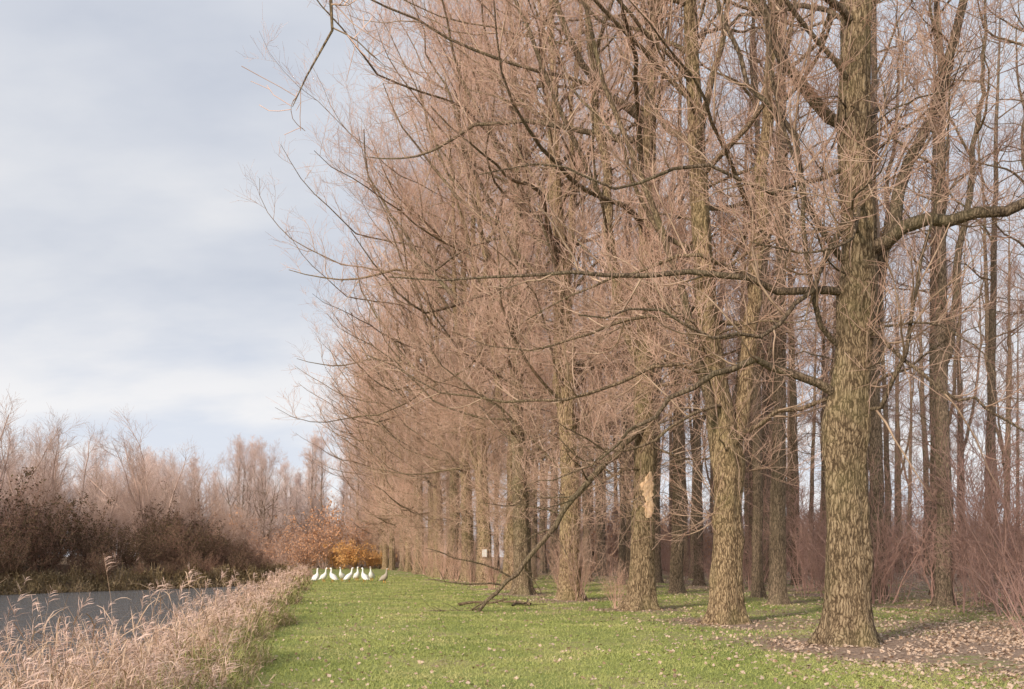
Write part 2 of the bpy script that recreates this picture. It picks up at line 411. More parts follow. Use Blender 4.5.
ex2 = [([(-0.1, 0, 4.4), (-0.5, -0.2, 5.6), (-0.9, -0.3, 7.2), (-1.6, -0.4, 9.2), (-2.6, -0.5, 12), (-4, -0.5, 16)], 0.14, 0.04),
       ([(0.1, -0.1, 4.2), (1.0, -0.6, 5.0), (2.2, -1.0, 5.2), (3.4, -1.2, 5.6), (4.6, -1.2, 6.4), (5.6, -1.2, 7.6)], 0.07, 0.015),
       ([(-0.1, -0.1, 6.0), (-1.6, -0.6, 6.1), (-3.4, -0.8, 5.4), (-5.2, -0.6, 5.2), (-7.0, -0.4, 5.6), (-8.6, -0.2, 6.4)], 0.055, 0.012),
       ([(-0.1, -0.1, 5.2), (-0.8, -0.8, 5.0), (-1.9, -1.2, 4.2), (-2.9, -1.4, 4.0), (-4.0, -1.4, 3.4), (-4.8, -1.5, 3.2)], 0.045, 0.010)]
EDGE = dict(bark=M_bark, twig=M_twig)
T0 = make_tree("near_poplar", 303, 31, 0.42, 9.5, 12, 5.0, -0.2, extra=ex0, n2=9, n3=6, n4=2, low=1, lean=(1.5, 0), **EDGE)
T1 = make_tree("limbed_poplar", 11, 31, 0.385, 6.5, 48, 7.5, 0.15, extra=ex1, low=12, knobs=((3.9, 0.26, 0.5), (6.2, 0.16, 0.5), (9.3, 0.14, 0.5)), wob_=0.03,
               bend=((0, 0), (2.0, -0.03), (3.9, -0.12), (5.2, 0.05), (7.0, 0.18), (9.0, 0.05), (12, 0.1), (31, 0.5)), tpow=1.1, n2=9, **EDGE)
T2 = make_tree("forked_poplar", 21, 31, 0.35, 5.6, 52, 8.5, 0.15, fork=((4.0, 2.2, 0.6, 0.72),), extra=ex2, knobs=((4.1, 0.34, 0.6),), low=14,
               bend=((0, 0), (4.0, 0.08), (7, -0.40), (12, -0.7), (31, -1.2)), tpow=1.3, n2=10, **EDGE)
EK = dict(n2=11, tpow=1.25, wob_=0.055, **EDGE)
T3 = make_tree("tall_poplar", 31, 32, 0.38, 4.4, 60, 10.6, 0.28, low=18, fork=((7.0, -2.6, 0.5, 0.65),), cf=0.4, lean=(0.3, 0), **EK)
T4 = make_tree("spreading_poplar", 41, 31, 0.38, 3.8, 58, 10.8, 0.28, fork=((6.0, -2.2, 0.4, 0.65), (11, 1.6, -0.8, 0.6)), low=20, cf=0.35, lean=(-0.8, 0), **EK)
T5 = make_tree("upright_poplar", 51, 32, 0.36, 4.0, 60, 10.6, 0.28, low=20, fork=((9, 2.0, 1.2, 0.6),), cf=0.35, lean=(-0.6, 0), **EK)
FK = dict(n2=9, n3=6, n4=1, tpow=1.1, bark=M_bark, twig=M_twig, tw=1.6, cf=0.4)
F1 = make_tree("grove_poplar", 201, 30, 0.36, 3.4, 56, 10, 0.25, low=18, fork=((9, -2.0, 0.5, 0.6),), **FK)
F2 = make_tree("grove_poplar", 205, 31, 0.36, 3.4, 58, 10, 0.25, low=18, **FK)
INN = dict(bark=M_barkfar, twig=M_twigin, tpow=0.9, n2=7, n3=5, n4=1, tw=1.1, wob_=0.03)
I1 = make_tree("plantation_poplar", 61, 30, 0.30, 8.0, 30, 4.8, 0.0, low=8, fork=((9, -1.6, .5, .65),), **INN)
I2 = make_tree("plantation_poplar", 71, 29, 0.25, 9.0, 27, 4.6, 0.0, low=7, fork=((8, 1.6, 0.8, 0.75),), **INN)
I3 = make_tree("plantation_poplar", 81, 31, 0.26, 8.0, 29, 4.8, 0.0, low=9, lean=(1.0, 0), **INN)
DK = dict(bark=M_barkfar, twig=M_twighaze, n2=9, n3=6, n4=1, low=10)
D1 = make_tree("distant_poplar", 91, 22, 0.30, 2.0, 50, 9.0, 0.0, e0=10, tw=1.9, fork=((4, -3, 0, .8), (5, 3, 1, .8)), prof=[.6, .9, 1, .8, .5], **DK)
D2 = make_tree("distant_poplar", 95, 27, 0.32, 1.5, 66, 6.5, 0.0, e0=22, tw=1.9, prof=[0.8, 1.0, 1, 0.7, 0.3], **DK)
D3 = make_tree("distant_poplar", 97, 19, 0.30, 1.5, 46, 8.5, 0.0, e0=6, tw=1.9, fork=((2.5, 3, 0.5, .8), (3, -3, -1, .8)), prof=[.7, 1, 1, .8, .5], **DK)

def put_tree(T, x, y, rot, sc, label, group, name="poplar_tree"):
    z = float(height(x, y))
    e = thing(name, (x, y, z), rot, label, "tree", group, sc)
    part("trunk", T[0], e); part("crown", T[1], e)
    return e
G1 = "bare poplars lining the grass strip"
labs = {0: "bare poplar stretching a long limb over the grass", 1: "thick furrowed bare poplar with heavy crooked limbs",
        2: "bare poplar with trunk forking above head height", 3: "bare poplar with a pale torn bark scar on trunk",
        4: "leaning bare poplar with shoots around its foot"}
for i, (x, y) in enumerate(ROW1):
    T = [T0, T1, T2, T3, T4, T5, T3, T4][i] if i < 8 else ([T5, T3][i % 2] if y < 75 else [F1, F2][i % 2])
    s = 1.0 if y < 75 else np.interp(y, [75, 160], [0.98, 0.9])
    sxy = np.interp(y, [35, 50, 80, 160], [1.0, 1.1, 1.08, 0.85]) * (1 if i < 8 else rng.uniform(0.9, 1.08))
    rot = 0 if i < 4 else rng.uniform(-0.7, 0.7)
    put_tree(T, x, y, rot, (sxy, sxy, s * rng.uniform(0.95, 1.05) if i > 3 else 1), labs.get(i, "tall bare brown-twigged poplar at the grass edge"), G1)

G2 = "bare poplars in plantation rows"
for o_ in [7.2, 11.8, 16.5, 21, 26.5, 32, 38, 44, 50, 57]:
    y = (9.6 + o_) / 0.74 - 2 + rng.uniform(0, 3)
    if o_ == 7.2: y = 33
    while y < 130:
        x = row_x(y) + o_ + rng.normal(0, 0.7)
        T = [I1, I2, I3][rng.integers(3)]
        s = rng.uniform(0.75, 1.15) * (0.88 if o_ < 10 else 1)
        if rng.random() > 0.06:
            put_tree(T, x, y, rng.uniform(0, 6.28), (s, s, rng.uniform(0.9, 1.06)), "slender bare poplar in the shaded plantation", G2)
        y += 5.6 + rng.normal(0, 0.9) + (0 if o_ < 20 else 1.4)

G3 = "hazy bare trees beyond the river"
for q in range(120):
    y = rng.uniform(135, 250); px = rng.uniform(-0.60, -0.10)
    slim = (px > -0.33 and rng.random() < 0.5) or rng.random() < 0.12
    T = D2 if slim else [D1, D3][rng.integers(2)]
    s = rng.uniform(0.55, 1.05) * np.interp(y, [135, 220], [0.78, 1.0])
    put_tree(T, px * y, y, rng.uniform(0, 6.28), (s, s, s * rng.uniform(0.9, 1.1)), "pale haze-tinted bare tree in a distant wood", G3, "distant_tree")

# ------------------------------------------------------------------ bushes
def make_bush(name, seed, Hh, nst, spread, n2, n3, n4, twig, tw=1.0, leaves=0, leafm=None, leafs=0.1, up=0.05, r0=0.03):
    r = np.random.default_rng(seed)
    K = 9; P = np.zeros((nst, K, 3)); az = r.random(nst) * 6.28; inc = r.random(nst) ** 0.7 * spread
    P[:, 0, 0] = np.cos(az) * 0.25 * Hh * 0.4 * r.random(nst); P[:, 0, 1] = np.sin(az) * 0.25 * Hh * 0.4 * r.random(nst); P[:, 0, 2] = -0.1
    d = np.stack([np.cos(az) * np.sin(inc), np.sin(az) * np.sin(inc), np.cos(inc)], -1)
    L = Hh * r.uniform(0.5, 1.15, nst)
    for j in range(1, K):
        d = norm(d + np.array([0, 0, up]) + 0.13 * r.normal(size=(nst, 3))); P[:, j] = P[:, j - 1] + d * (L / (K - 1))[:, None]
    R = (r0 * r.uniform(0.5, 1, nst))[:, None] * np.linspace(1, 0.2, K)[None]
    a = Acc(); V, F = tubes(P, R, 5); a.add(V, F, 0)
    P2, R2 = grow(P, R, n2, 0.15, 1, lambda t, q: Hh * 0.36 * (1 - 0.5 * t) * (0.4 + 0.9 * q), (25, 65), 0.06, 0.13, 6, r, 0.016 * tw, 0.4, 0.7)
    V, F = tubes(P2, R2, 3); a.add(V, F, 0)
    P3, R3 = grow(P2, R2, n3, 0.1, 1, lambda t, q: Hh * 0.15 * (1 - 0.4 * t) * (0.4 + 0.9 * q), (25, 65), 0.06, 0.13, 3, r, 0.008 * tw, 0.5, 0.8)
    R3 = np.maximum(R3, 0.004 * tw); V, F = tubes(P3, R3, 3); a.add(V, F, 0); last = P3
    if n4:
        P4, R4 = grow(P3, R3, n4, 0.1, 1, lambda t, q: Hh * 0.07 * (0.4 + 0.9 * q), (25, 60), 0.06, 0.05, 2, r, 0.006 * tw, 0.5, 0.8)
        R4 = np.maximum(R4, 0.0035 * tw); V, F = tubes(P4, R4, 3); a.add(V, F, 0)
    wood = a.mesh(name + "_stems", [twig])
    lm = None
    if leaves:
        flat = last.reshape(-1, 3); c = flat[r.integers(0, len(flat), leaves)] + r.normal(0, 0.08, (leaves, 3))
        u = randdir(leaves, r); v = norm(np.cross(u, randdir(leaves, r))); s = leafs * r.uniform(0.5, 1.1, (leaves, 1))
        V = np.stack([c - u * s, c + v * s * 0.6, c + u * s, c - v * s * 0.6], 1).reshape(-1, 3)
        lm = quadmesh(name + "_foliage", V, np.arange(leaves * 4).reshape(-1, 4), [leafm], smooth=False)
    return wood, lm

B_dark = [make_bush("hedge_bush", 101 + i, 6.0, 26, 0.95, 8, 7, 0, M_twigdark, 1.8, 900 + 1800 * i, M_leafdark, 0.11) for i in range(3)]
B_grey = [make_bush("bank_tree", 111 + i, 11.0, 9, 0.72, 11, 9, 3, M_twiggrey, 1.6, r0=0.15) for i in range(3)]
B_brown = [make_bush("brown_shrub", 116, 5.0, 26, 0.8, 9, 7, 0, M_twiggrey, 2.2, 1200, M_leafrust, 0.08)]
B_pur = [make_bush("sapling_clump", 121 + i, 3.2, 8, 0.55, 6, 5, 1, M_twigpurple, 0.9, r0=0.018) for i in range(3)]
B_shoot = [make_bush("shoot_clump", 131 + i, 2.8, 26, 0.42, 6, 4, 0, M_twig, 0.9, r0=0.012, up=0.1) for i in range(2)]
B_oran = make_bush("orange_shrub", 141, 5.5, 24, 0.9, 8, 6, 0, M_twigdark, 2.0, 4200, M_leaforange, 0.14)
B_rust = make_bush("rust_shrub", 142, 6.0, 24, 0.7, 8, 6, 0, M_twiggrey, 2.2, 2600, M_leafrust, 0.12)

def put_bush(B, x, y, s, name, label, cat, group, sz=1.0):
    e = thing(name, (x, y, float(height(x, y))), rng.uniform(0, 6.28), label, cat, group, (s, s, s * sz))
    part("stems", B[0], e)
    if B[1] is not None: part("foliage", B[1], e)
    return e
def bank_line(y): return float(far_bank(y)) - 0.7
for y in np.arange(44, 112, 2.3):
    for off in (-0.3, 2.8, 6.5):
        x = bank_line(min(y, 96)) - off - rng.uniform(0, 1.5) - (0 if y < 96 else 1.5)
        s = np.interp(y, [60, 90, 112], [0.92, 0.70, 0.6]) * rng.uniform(0.6, 1.3) * {-0.3: 0.40, 2.8: 0.72, 6.5: 1.08}[off]
        put_bush(B_dark[rng.integers(3)], x, y + rng.normal(0, .7), s, "hedge_bush", "tangled reddish-brown bush on the river bank", "bush", "bushes along the far river bank")
for y in np.arange(46, 112, 2.5):
    x = bank_line(min(y, 96)) - rng.uniform(5, 15)
    s = rng.uniform(0.65, 1.3) * np.interp(y, [60, 85, 120], [0.95, 0.78, 0.68])
    put_bush(B_grey[rng.integers(3)], x, y, s, "bank_tree", "bare many-stemmed grey-brown tree behind the river bank", "tree", "bare trees behind the river bank")
for q in range(46):
    y = rng.uniform(130, 165); px = rng.uniform(-0.30, -0.08)
    B = B_rust if rng.random() < 0.4 else B_brown[0]
    put_bush(B, px * y, y, rng.uniform(0.7, 1.4), "thicket_shrub", "rusty brown shrub closing the end of the meadow", "bush", "shrubs at the meadow's end")
for (x, y, s) in [(-19.2, 120, 0.72), (-17.0, 122, 0.5), (-22.2, 125, 0.55)]:
    put_bush(B_oran, x, y, s, "beech_shrub", "orange-leaved shrub at the meadow's end", "bush", "orange shrubs at the meadow's end", 0.9)
put_bush(B_rust, -23.2, 124, 1.25, "beech_shrub", "tall rust-leaved shrub at the meadow's end", "bush", None, 1.1)
put_bush(B_rust, -26.5, 127, 0.9, "beech_shrub", "tall rust-leaved shrub at the meadow's end", "bush", None, 1.0)
GU = "purple-brown saplings under the poplars"
for q in range(105):
    o_ = rng.uniform(9, 60) if q < 85 else rng.uniform(9, 18); y = rng.uniform((9.6 + o_) / 0.74, min(140, (9.6 + o_) / 0.74 + (70 if q < 85 else 22)))
    s = rng.uniform(0.5, 1.1) if rng.random() < 0.65 else rng.uniform(1.2, 2.1)
    put_bush(B_pur[rng.integers(3)], row_x(y) + o_, y, s, "sapling_clump", "purple-brown leafless sapling clump in leaf litter", "bush", GU)
for (x, y, s) in [(9.9, 18.9, .5), (10.8, 20.8, .8), (12.2, 23.0, 1.5), (13.3, 26.5, 2.0), (12.6, 28, 1.1), (15.5, 31, 2.3), (14.2, 33, 1.4), (12.6, 34, 1.0), (16.5, 34, 2.2), (18, 37, 2.3)]:
    put_bush(B_pur[rng.integers(3)], x, y, s, "sapling_clump", "purple-brown leafless sapling clump in leaf litter", "bush", GU)
for (x, y, s) in [(2.3, 36.0, 1.1), (1.9, 36.8, 0.9), (0.6, 42, 0.8), (3.2, 30.2, 0.6), (-1.0, 48.5, 0.8), (-2.2, 56, .8), (-3.6, 62, 1.1), (-4.5, 68, 1.2), (-6.0, 76, 1.2), (-7.2, 84, 1.2), (-8.6, 92, 1.2), (-10.5, 101, 1.2)]:
    put_bush(B_shoot[rng.integers(2)], x, y, s, "shoot_clump", "upright clump of thin bare shoots at tree foot", "bush", "bare shoots around tree feet")
for q in range(70):
    y = rng.uniform(95, 150); x = rng.uniform(-0.05, 0.62) * y
    if x < row_x(y) + 8: continue
    put_bush(B_brown[0], x, y, rng.uniform(0.9, 1.7), "wood_edge_shrub", "brown shrub at the far edge of the plantation", "bush", "shrubs behind the plantation")

# ------------------------------------------------------------------ fallen limb
r = np.random.default_rng(5)
P = np.stack([catmull([(0.25, -0.3, 5.6), (-0.5, -0.7, 4.9), (-1.25, -0.8, 4.1), (-1.95, -0.9, 3.4), (-2.8, -1.0, 2.1), (-3.8, -1.1, 1.0), (-4.75, -1.2, 0.02)], 22)])
P[:, 2:-1] += r.normal(0, 0.04, (1, 19, 3)); R = np.linspace(0.12, 0.05, 22)[None]
a = Acc(); V, F = tubes(P, R, 8); a.add(V, F, 0)
P2, R2 = grow(P, R, 20, 0.15, 0.97, lambda t, q: 0.6 + 2.2 * q, (35, 80), -0.02, 0.16, 7, r, 0.035, 0.3, 0.6)
P2[..., 2] = np.maximum(P2[..., 2], 0.02); V, F = tubes(P2, R2, 5); a.add(V, F, 0)
P3, R3 = grow(P2, R2, 6, 0.2, 1, lambda t, q: 0.2 + 0.8 * q, (30, 60), 0.0, 0.12, 4, r, 0.012, 0.4, 0.7)
P3[..., 2] = np.maximum(P3[..., 2], 0.02); V, F = tubes(P3, R3, 3); a.add(V, F, 0)
o = link(bpy.data.objects.new("broken_limb", a.mesh("broken_limb", [M_limb]))); o.location = (3.8, 29.6, 0)
o["label"] = "broken bare limb leaning from a poplar to the grass"; o["category"] = "branch"
for i, (x, y, rz, L) in enumerate([(-0.9, 31.5, 0.3, 1.6), (-0.1, 33.0, 2.4, 1.9), (0.3, 32.2, 1.1, 1.2)]):
    P = catmull([(-L / 2, 0, .06), (-L / 6, .1, .12), (L / 6, -.05, .1), (L / 2, .05, .22)], 10)[None]; R = np.linspace(0.05, 0.02, 10)[None]
    a = Acc(); V, F = tubes(P, R, 6); a.add(V, F)
    P2, R2 = grow(P, R, 5, 0.2, 0.9, lambda t, q: 0.3 + 0.6 * q, (35, 60), 0.02, 0.1, 5, r, 0.015, 0.4, 0.6); V, F = tubes(P2, R2, 4); a.add(V, F)
    o = link(bpy.data.objects.new("fallen_branch", a.mesh("fallen_branch", [M_limb]))); o.location = (x, y, float(height(x, y))); o.rotation_euler[2] = rz
    o["label"] = "short dead branch lying on the grass"; o["category"] = "branch"; o["group"] = "dead branches lying on the grass"

tr3 = [ob for ob in bpy.data.objects if ob.name.startswith("poplar_tree") and ob.parent is None and abs(ob.location.y - 29.6) < 0.01][0]
sm, nt, b = newmat("torn_wood"); f = noise(nt, objco(nt), 7, 6, 0.8, (4, 4, 0.6))
nt.links.new(ramp(nt, f, [(0.34, (0.34, 0.20, 0.12)), (0.5, (0.70, 0.48, 0.30)), (0.66, (0.86, 0.68, 0.48))]), b.inputs["Base Color"])
tv = np.array([v.co[:] for v in T3[0].vertices])[:90 * 32]
V = []; F = []
nz, na = 30, 11
for k in range(nz):
    u = k / (nz - 1); z = 2.7 + 1.35 * u; wd = 0.58 * math.sin(math.pi * min(max(u, .02), .98)) ** 0.5 * (1 + 0.3 * math.sin(11 * u) + 0.2 * math.sin(29 * u) + 0.15 * math.sin(53 * u))
    ring = tv[np.abs(tv[:, 2] - z) < 0.25]; cx, cy = ring[:, 0].mean(), ring[:, 1].mean()
    ra = np.arctan2(ring[:, 1] - cy, ring[:, 0] - cx); rd = np.hypot(ring[:, 0] - cx, ring[:, 1] - cy)
    for j in range(na):
        q = j / (na - 1) * 2 - 1
        th = -math.pi / 2 + 0.3 + wd * q + 0.12 * math.sin(7 * u)
        dd = np.abs((ra - th + math.pi) % (2 * math.pi) - math.pi)
        rr = rd[dd < 0.4].max() + 0.006 - 0.03 * (abs(q) > 0.95)
        V.append((cx + rr * math.cos(th), cy + rr * math.sin(th), z))
for k in range(nz - 1):
    for j in range(na - 1):
        q = k * na + j; F.append((q, q + 1, q + na + 1, q + na))
sc = part("bark_scar", quadmesh("bark_scar", np.array(V), np.array(F), [sm]), tr3)
sc["label"] = "pale orange torn patch in the bark"

tm_, nt, b = newmat("painted_white_board"); f = noise(nt, objco(nt), 12, 3)
nt.links.new(ramp(nt, f, [(0.3, (0.62, 0.62, 0.60)), (0.7, (0.76, 0.76, 0.74))]), b.inputs["Base Color"])
def tag(x, y, z, w, h):
    bm = bmesh.new(); bmesh.ops.create_cube(bm, size=1); bmesh.ops.scale(bm, vec=(w, 0.02, h), verts=bm.verts)
    bmesh.ops.bevel(bm, geom=bm.edges[:], offset=0.004, segments=2, affect='EDGES')
    for zz in (-h * .38, h * .38):
        g = bmesh.ops.create_uvsphere(bm, u_segments=8, v_segments=6, radius=0.012); bmesh.ops.translate(bm, vec=(0, -0.014, zz), verts=g["verts"])
    m = bpy.data.meshes.new("tree_notice"); bm.to_mesh(m); bm.free(); m.materials.append(tm_)
    ob = link(bpy.data.objects.new("tree_notice", m)); ob.location = (x, y, z)
    ob["label"] = "small white board nailed to a poplar trunk"; ob["category"] = "sign"
tag(-1.5, 54.5, 1.75, 0.26, 0.42)

# ------------------------------------------------------------------ geese
def simple(name, c, rough=0.7):
    m, nt, b = newmat(name); f = noise(nt, objco(nt), 14, 3)
    nt.links.new(ramp(nt, f, [(0.3, tuple(v * 0.9 for v in c)), (0.7, c)]), b.inputs["Base Color"]); b.inputs["Roughness"].default_value = rough
    return m
M_goose = simple("white_feathers", (0.90, 0.89, 0.87)); M_goosebrown = simple("grey_feathers", (0.46, 0.40, 0.34)); M_orange = simple("orange_skin", (0.75, 0.28, 0.05), 0.5)
def goose_mesh(mat, nf=0.0):
    sp = [(-0.36, 0, .18, .01, .02), (-0.32, 0, .20, .045, .07), (-0.24, 0, .23, .10, .13), (-0.13, 0, .29, .155, .18), (-0.02, 0, .36, .175, .195),
          (0.08, 0, .44, .155, .17), (0.14, 0, .52, .115, .125), (0.17, 0, .60, .078, .08), (0.17 + nf * .4, 0, .67, .058, .058),
          (0.165 + nf * .8, 0, .76, .05, .05), (0.17 + nf, 0, .85, .048, .048), (0.195 + nf, 0, .90, .056, .052), (0.24 + nf, 0, .91, .05, .046),
          (0.28 + nf, 0, .90, .032, .029), (0.295 + nf, 0, .897, .012, .012)]
    P = np.array([s[:3] for s in sp]); n = 14
    T = norm(np.gradient(P, axis=0)); V = []
    for i, s in enumerate(sp):
        t = T[i]; side = np.array([0, 1., 0]); upv = np.cross(t, side)
        for j in range(n):
            a_ = 2 * math.pi * j / n; V.append(P[i] + upv * math.sin(a_) * s[3] + side * math.cos(a_) * s[4])
    F = [(i * n + j, i * n + (j + 1) % n, (i + 1) * n + (j + 1) % n, (i + 1) * n + j) for i in range(len(sp) - 1) for j in range(n)]
    return quadmesh("goose_body", np.array(V), np.array(F), [mat]), 0.29 + nf
def beak_mesh(x):
    P = np.array([[(x - .005, 0, .897), (x + .04, 0, .887), (x + .075, 0, .875)]], float); V, F = tubes(P, np.array([[.024, .016, .005]]), 10)
    return quadmesh("goose_beak", V, F, [M_orange])
def leg_mesh(fx):
    a = Acc(); P = np.array([[(-.03, 0, .26), (-0.01, 0, .13), (fx, 0, .015)]], float); V, F = tubes(P, np.array([[.03, .014, .011]]), 8); a.add(V, F)
    V = np.array([(fx - .02, 0, .012), (fx + .09, -.045, .008), (fx + .1, 0, .012), (fx + .09, .045, .008)]); a.add(V, np.array([[0, 1, 2, 3]]))
    return a.mesh("goose_leg", [M_orange])
GM = []
for nf in (0.0, 0.05, -0.03):
    gm_, bx = goose_mesh(M_goose, nf); GM.append((gm_, beak_mesh(bx)))
bb, bx = goose_mesh(M_goosebrown, 0.03); GB = (bb, beak_mesh(bx)); LG = [leg_mesh(0.0), leg_mesh(0.04)]
wings = []
for mt in (M_goose, M_goosebrown):
    P = np.array([[(0.08, 0, .52), (-0.02, 0.0, .42), (-0.16, 0, .29), (-0.36, 0, .18)]], float)
    V, F = tubes(P, np.array([[.02, .105, .09, .008]]), 10); V[:, 1] *= 0.35
    wings.append(quadmesh("goose_wing", V, F, [mt]))
geese = [(316, 60.5, 1.2), (324, 62.0, 5.6), (333, 61, 2.6), (342, 63.0, 4.3), (349, 61.2, 0.6), (357, 63.5, 5.2), (364.5, 60.8, 2.4), (371.5, 62.5, 4.6), (384.5, 59.5, 5.6)]
for i, (px, y, rot) in enumerate(geese):
    x = (px - 512) / 1000 * y
    brown = i == len(geese) - 1
    e = thing("goose", (x, y, float(height(x, y))), rot, "grey-brown goose standing on the grass" if brown else "white goose standing upright on the grass", "goose", "flock of geese on the grass", (0.95,) * 3)
    g = GB if brown else GM[i % 3]
    part("body", g[0], e); part("beak", g[1], e)
    for sgn in (-1, 1):
        l = part("leg", LG[0 if sgn < 0 else 1], e); l.location = (0.0, sgn * 0.065, 0)
        w = part("wing", wings[1 if brown else 0], e); w.location = (0, sgn * 0.16, -0.02)

# ------------------------------------------------------------------ grass blades, litter, reeds
def stuff(name, me, label, cat):
    o = link(bpy.data.objects.new(name, me)); o["kind"] = "stuff"; o["label"] = label; o["category"] = cat
gm, nt, b = newmat("grass_blades"); f = noise(nt, geopos(nt), 0.5, 4, 0.6); f2 = noise(nt, geopos(nt), 30, 2, 0.8)
c = ramp(nt, f, [(0.3, (0.26, 0.305, 0.09)), (0.5, (0.37, 0.405, 0.135)), (0.72, (0.56, 0.51, 0.24))])
c = mixc(nt, 0.6, c, ramp(nt, f2, [(0.3, (0.65, 0.65, 0.65)), (0.7, (1.25, 1.2, 1.2))]), 'MULTIPLY'); nt.links.new(c, b.inputs["Base Color"])
N = 330000
y = 9 * (80 / 9) ** rng.random(N); x = grass_edge(y) + wig(y) - 0.4 + rng.random(N) * (0.54 * y - grass_edge(y) + 0.4)
patch = 0.25 * np.sin(x * 0.8 + np.sin(y * 0.5) * 2) + 0.25 * np.sin(y * 0.7 + x * 0.35)
keep = rng.random(N) > litter(x, y) * 1.6 - 0.15 + patch * 0.8
x, y = x[keep], y[keep]; N = len(x); z = height(x, y)
h = (0.010 + 0.024 * rng.random(N)) * (1 + y / 60) ; w = 0.0032 * (1 + y / 14)
az = rng.random(N) * 6.28; side = np.stack([np.cos(az), np.sin(az), 0 * az], -1)
lean = rng.normal(0, 0.8, (N, 2)) * h[:, None]
P = np.zeros((N, 2, 3)); P[:, 0] = np.stack([x, y, z - 0.005], -1); P[:, 1] = P[:, 0] + np.concatenate([lean, h[:, None]], 1)
V, F = ribbons(P, np.stack([w, w * 0.25], 1), side)
stuff("grass_blades", quadmesh("grass_blades", V, F, [gm], smooth=False), "short green mown grass", "grass")

N = 130000
y = 9 * (110 / 9) ** rng.random(N); x = grass_edge(y) + rng.random(N) * (0.54 * y - grass_edge(y))
n_cl = np.sin(x * 1.7 + np.sin(y * 0.9) * 2) * np.sin(y * 1.1 + np.sin(x * 1.3) * 2)
keep = rng.random(N) < np.clip(0.95 * litter(x, y) ** 1.6 * (0.8 + 0.6 * n_cl) + 0.016, 0, 1)
x, y = x[keep], y[keep]; N = len(x); z = height(x, y) + 0.012 + 0.02 * rng.random(N)
c = np.stack([x, y, z], -1); u = norm(rng.normal(size=(N, 3)) * np.array([1, 1, 0.35])); v = norm(np.cross(u, rng.normal(size=(N, 3)) * np.array([.3, .3, 1])))
s = (0.016 + 0.024 * rng.random((N, 1))) * (1 + y[:, None] / 90)
V = np.stack([c - u * s, c + v * s * .75, c + u * s, c - v * s * .75], 1).reshape(-1, 3)
stuff("fallen_leaves", quadmesh("fallen_leaves", V, np.arange(N * 4).reshape(-1, 4), [M_litter], smooth=False), "scattered brown and pale fallen leaves", "leaves")

def reeds(name, x, y, hmin, hmax, plume_frac, nleaf, wscale, mats, label, seed, spread=1.0):
    r = np.random.default_rng(seed); N = len(x); z = height(x, y); a = Acc()
    base = np.stack([x, y, np.maximum(z, -0.95) - 0.03], -1); h = hmin + (hmax - hmin) * r.random(N) ** 1.4
    h = h * (0.85 + 0.35 * np.sin(y * 1.7 + 2 * x) * np.sin(y * 0.63 + 1))
    d = norm(np.stack([r.normal(0.05, 0.18 * spread, N), r.normal(0, 0.16 * spread, N), np.ones(N)], -1)); K = 5
    bend = np.stack([r.normal(0.05, 0.12 * spread, N), r.normal(0, 0.11 * spread, N), np.zeros(N)], -1)
    P = np.zeros((N, K, 3)); P[:, 0] = base
    for j in range(1, K):
        d = norm(d + bend * (j / K)); P[:, j] = P[:, j - 1] + d * (h / (K - 1))[:, None]
    ws = wscale * np.maximum(1, y / 16)
    az = r.random(N) * 6.28; side = np.stack([np.cos(az), np.sin(az), 0 * az], -1)
    V, F = ribbons(P, (0.0035 * ws)[:, None] * np.linspace(1, .5, K)[None], side); a.add(V, F, 0)
    idx = np.repeat(np.arange(N), nleaf); M = len(idx); t = r.uniform(0.08, 0.85, M) * (K - 1); k = t.astype(int); w = (t - k)[:, None]
    p = P[idx, k] * (1 - w) + P[idx, k + 1] * w; az = r.random(M) * 6.28
    d = norm(np.stack([np.cos(az) * .6, np.sin(az) * .6, np.full(M, 0.9)], -1)); L = r.uniform(0.15, 0.45, M) * (hmax / 1.3)
    Q = np.zeros((M, 5, 3)); Q[:, 0] = p
    for j in range(1, 5):
        d = norm(d + np.array([0, 0, -0.42]) * r.random((M, 1)) * 1.4); Q[:, j] = Q[:, j - 1] + d * (L / 4)[:, None]
    side = norm(np.stack([-np.sin(az), np.cos(az), 0 * az], -1) + 0.3 * r.normal(size=(M, 3)))
    V, F = ribbons(Q, (0.0055 * ws[idx])[:, None] * np.array([[.7, 1, .85, .5, .1]]), side); a.add(V, F, 0)
    sel = np.where(r.random(N) < plume_frac)[0]
    if len(sel):
        idx = np.repeat(sel, 16); M = len(idx); t = r.random(M)
        p = P[idx, -1] - norm(P[idx, -1] - P[idx, -2]) * (0.20 * t)[:, None]; az = r.random(M) * 6.28
        d = norm(np.stack([np.cos(az) * .5 + .25, np.sin(az) * .5, np.full(M, 0.9)], -1)); Q = np.zeros((M, 3, 3)); Q[:, 0] = p; L = 0.10 * (0.5 + t)
        for j in (1, 2):
            d = norm(d + np.array([0.1, 0, -0.4])); Q[:, j] = Q[:, j - 1] + d * (L / 2)[:, None]
        V, F = ribbons(Q, (0.004 * ws[idx])[:, None] * np.array([[.6, 1, .3]]), norm(r.normal(size=(M, 3)))); a.add(V, F, 1)
    stuff(name, a.mesh(name, mats, smooth=False), label, "reeds")

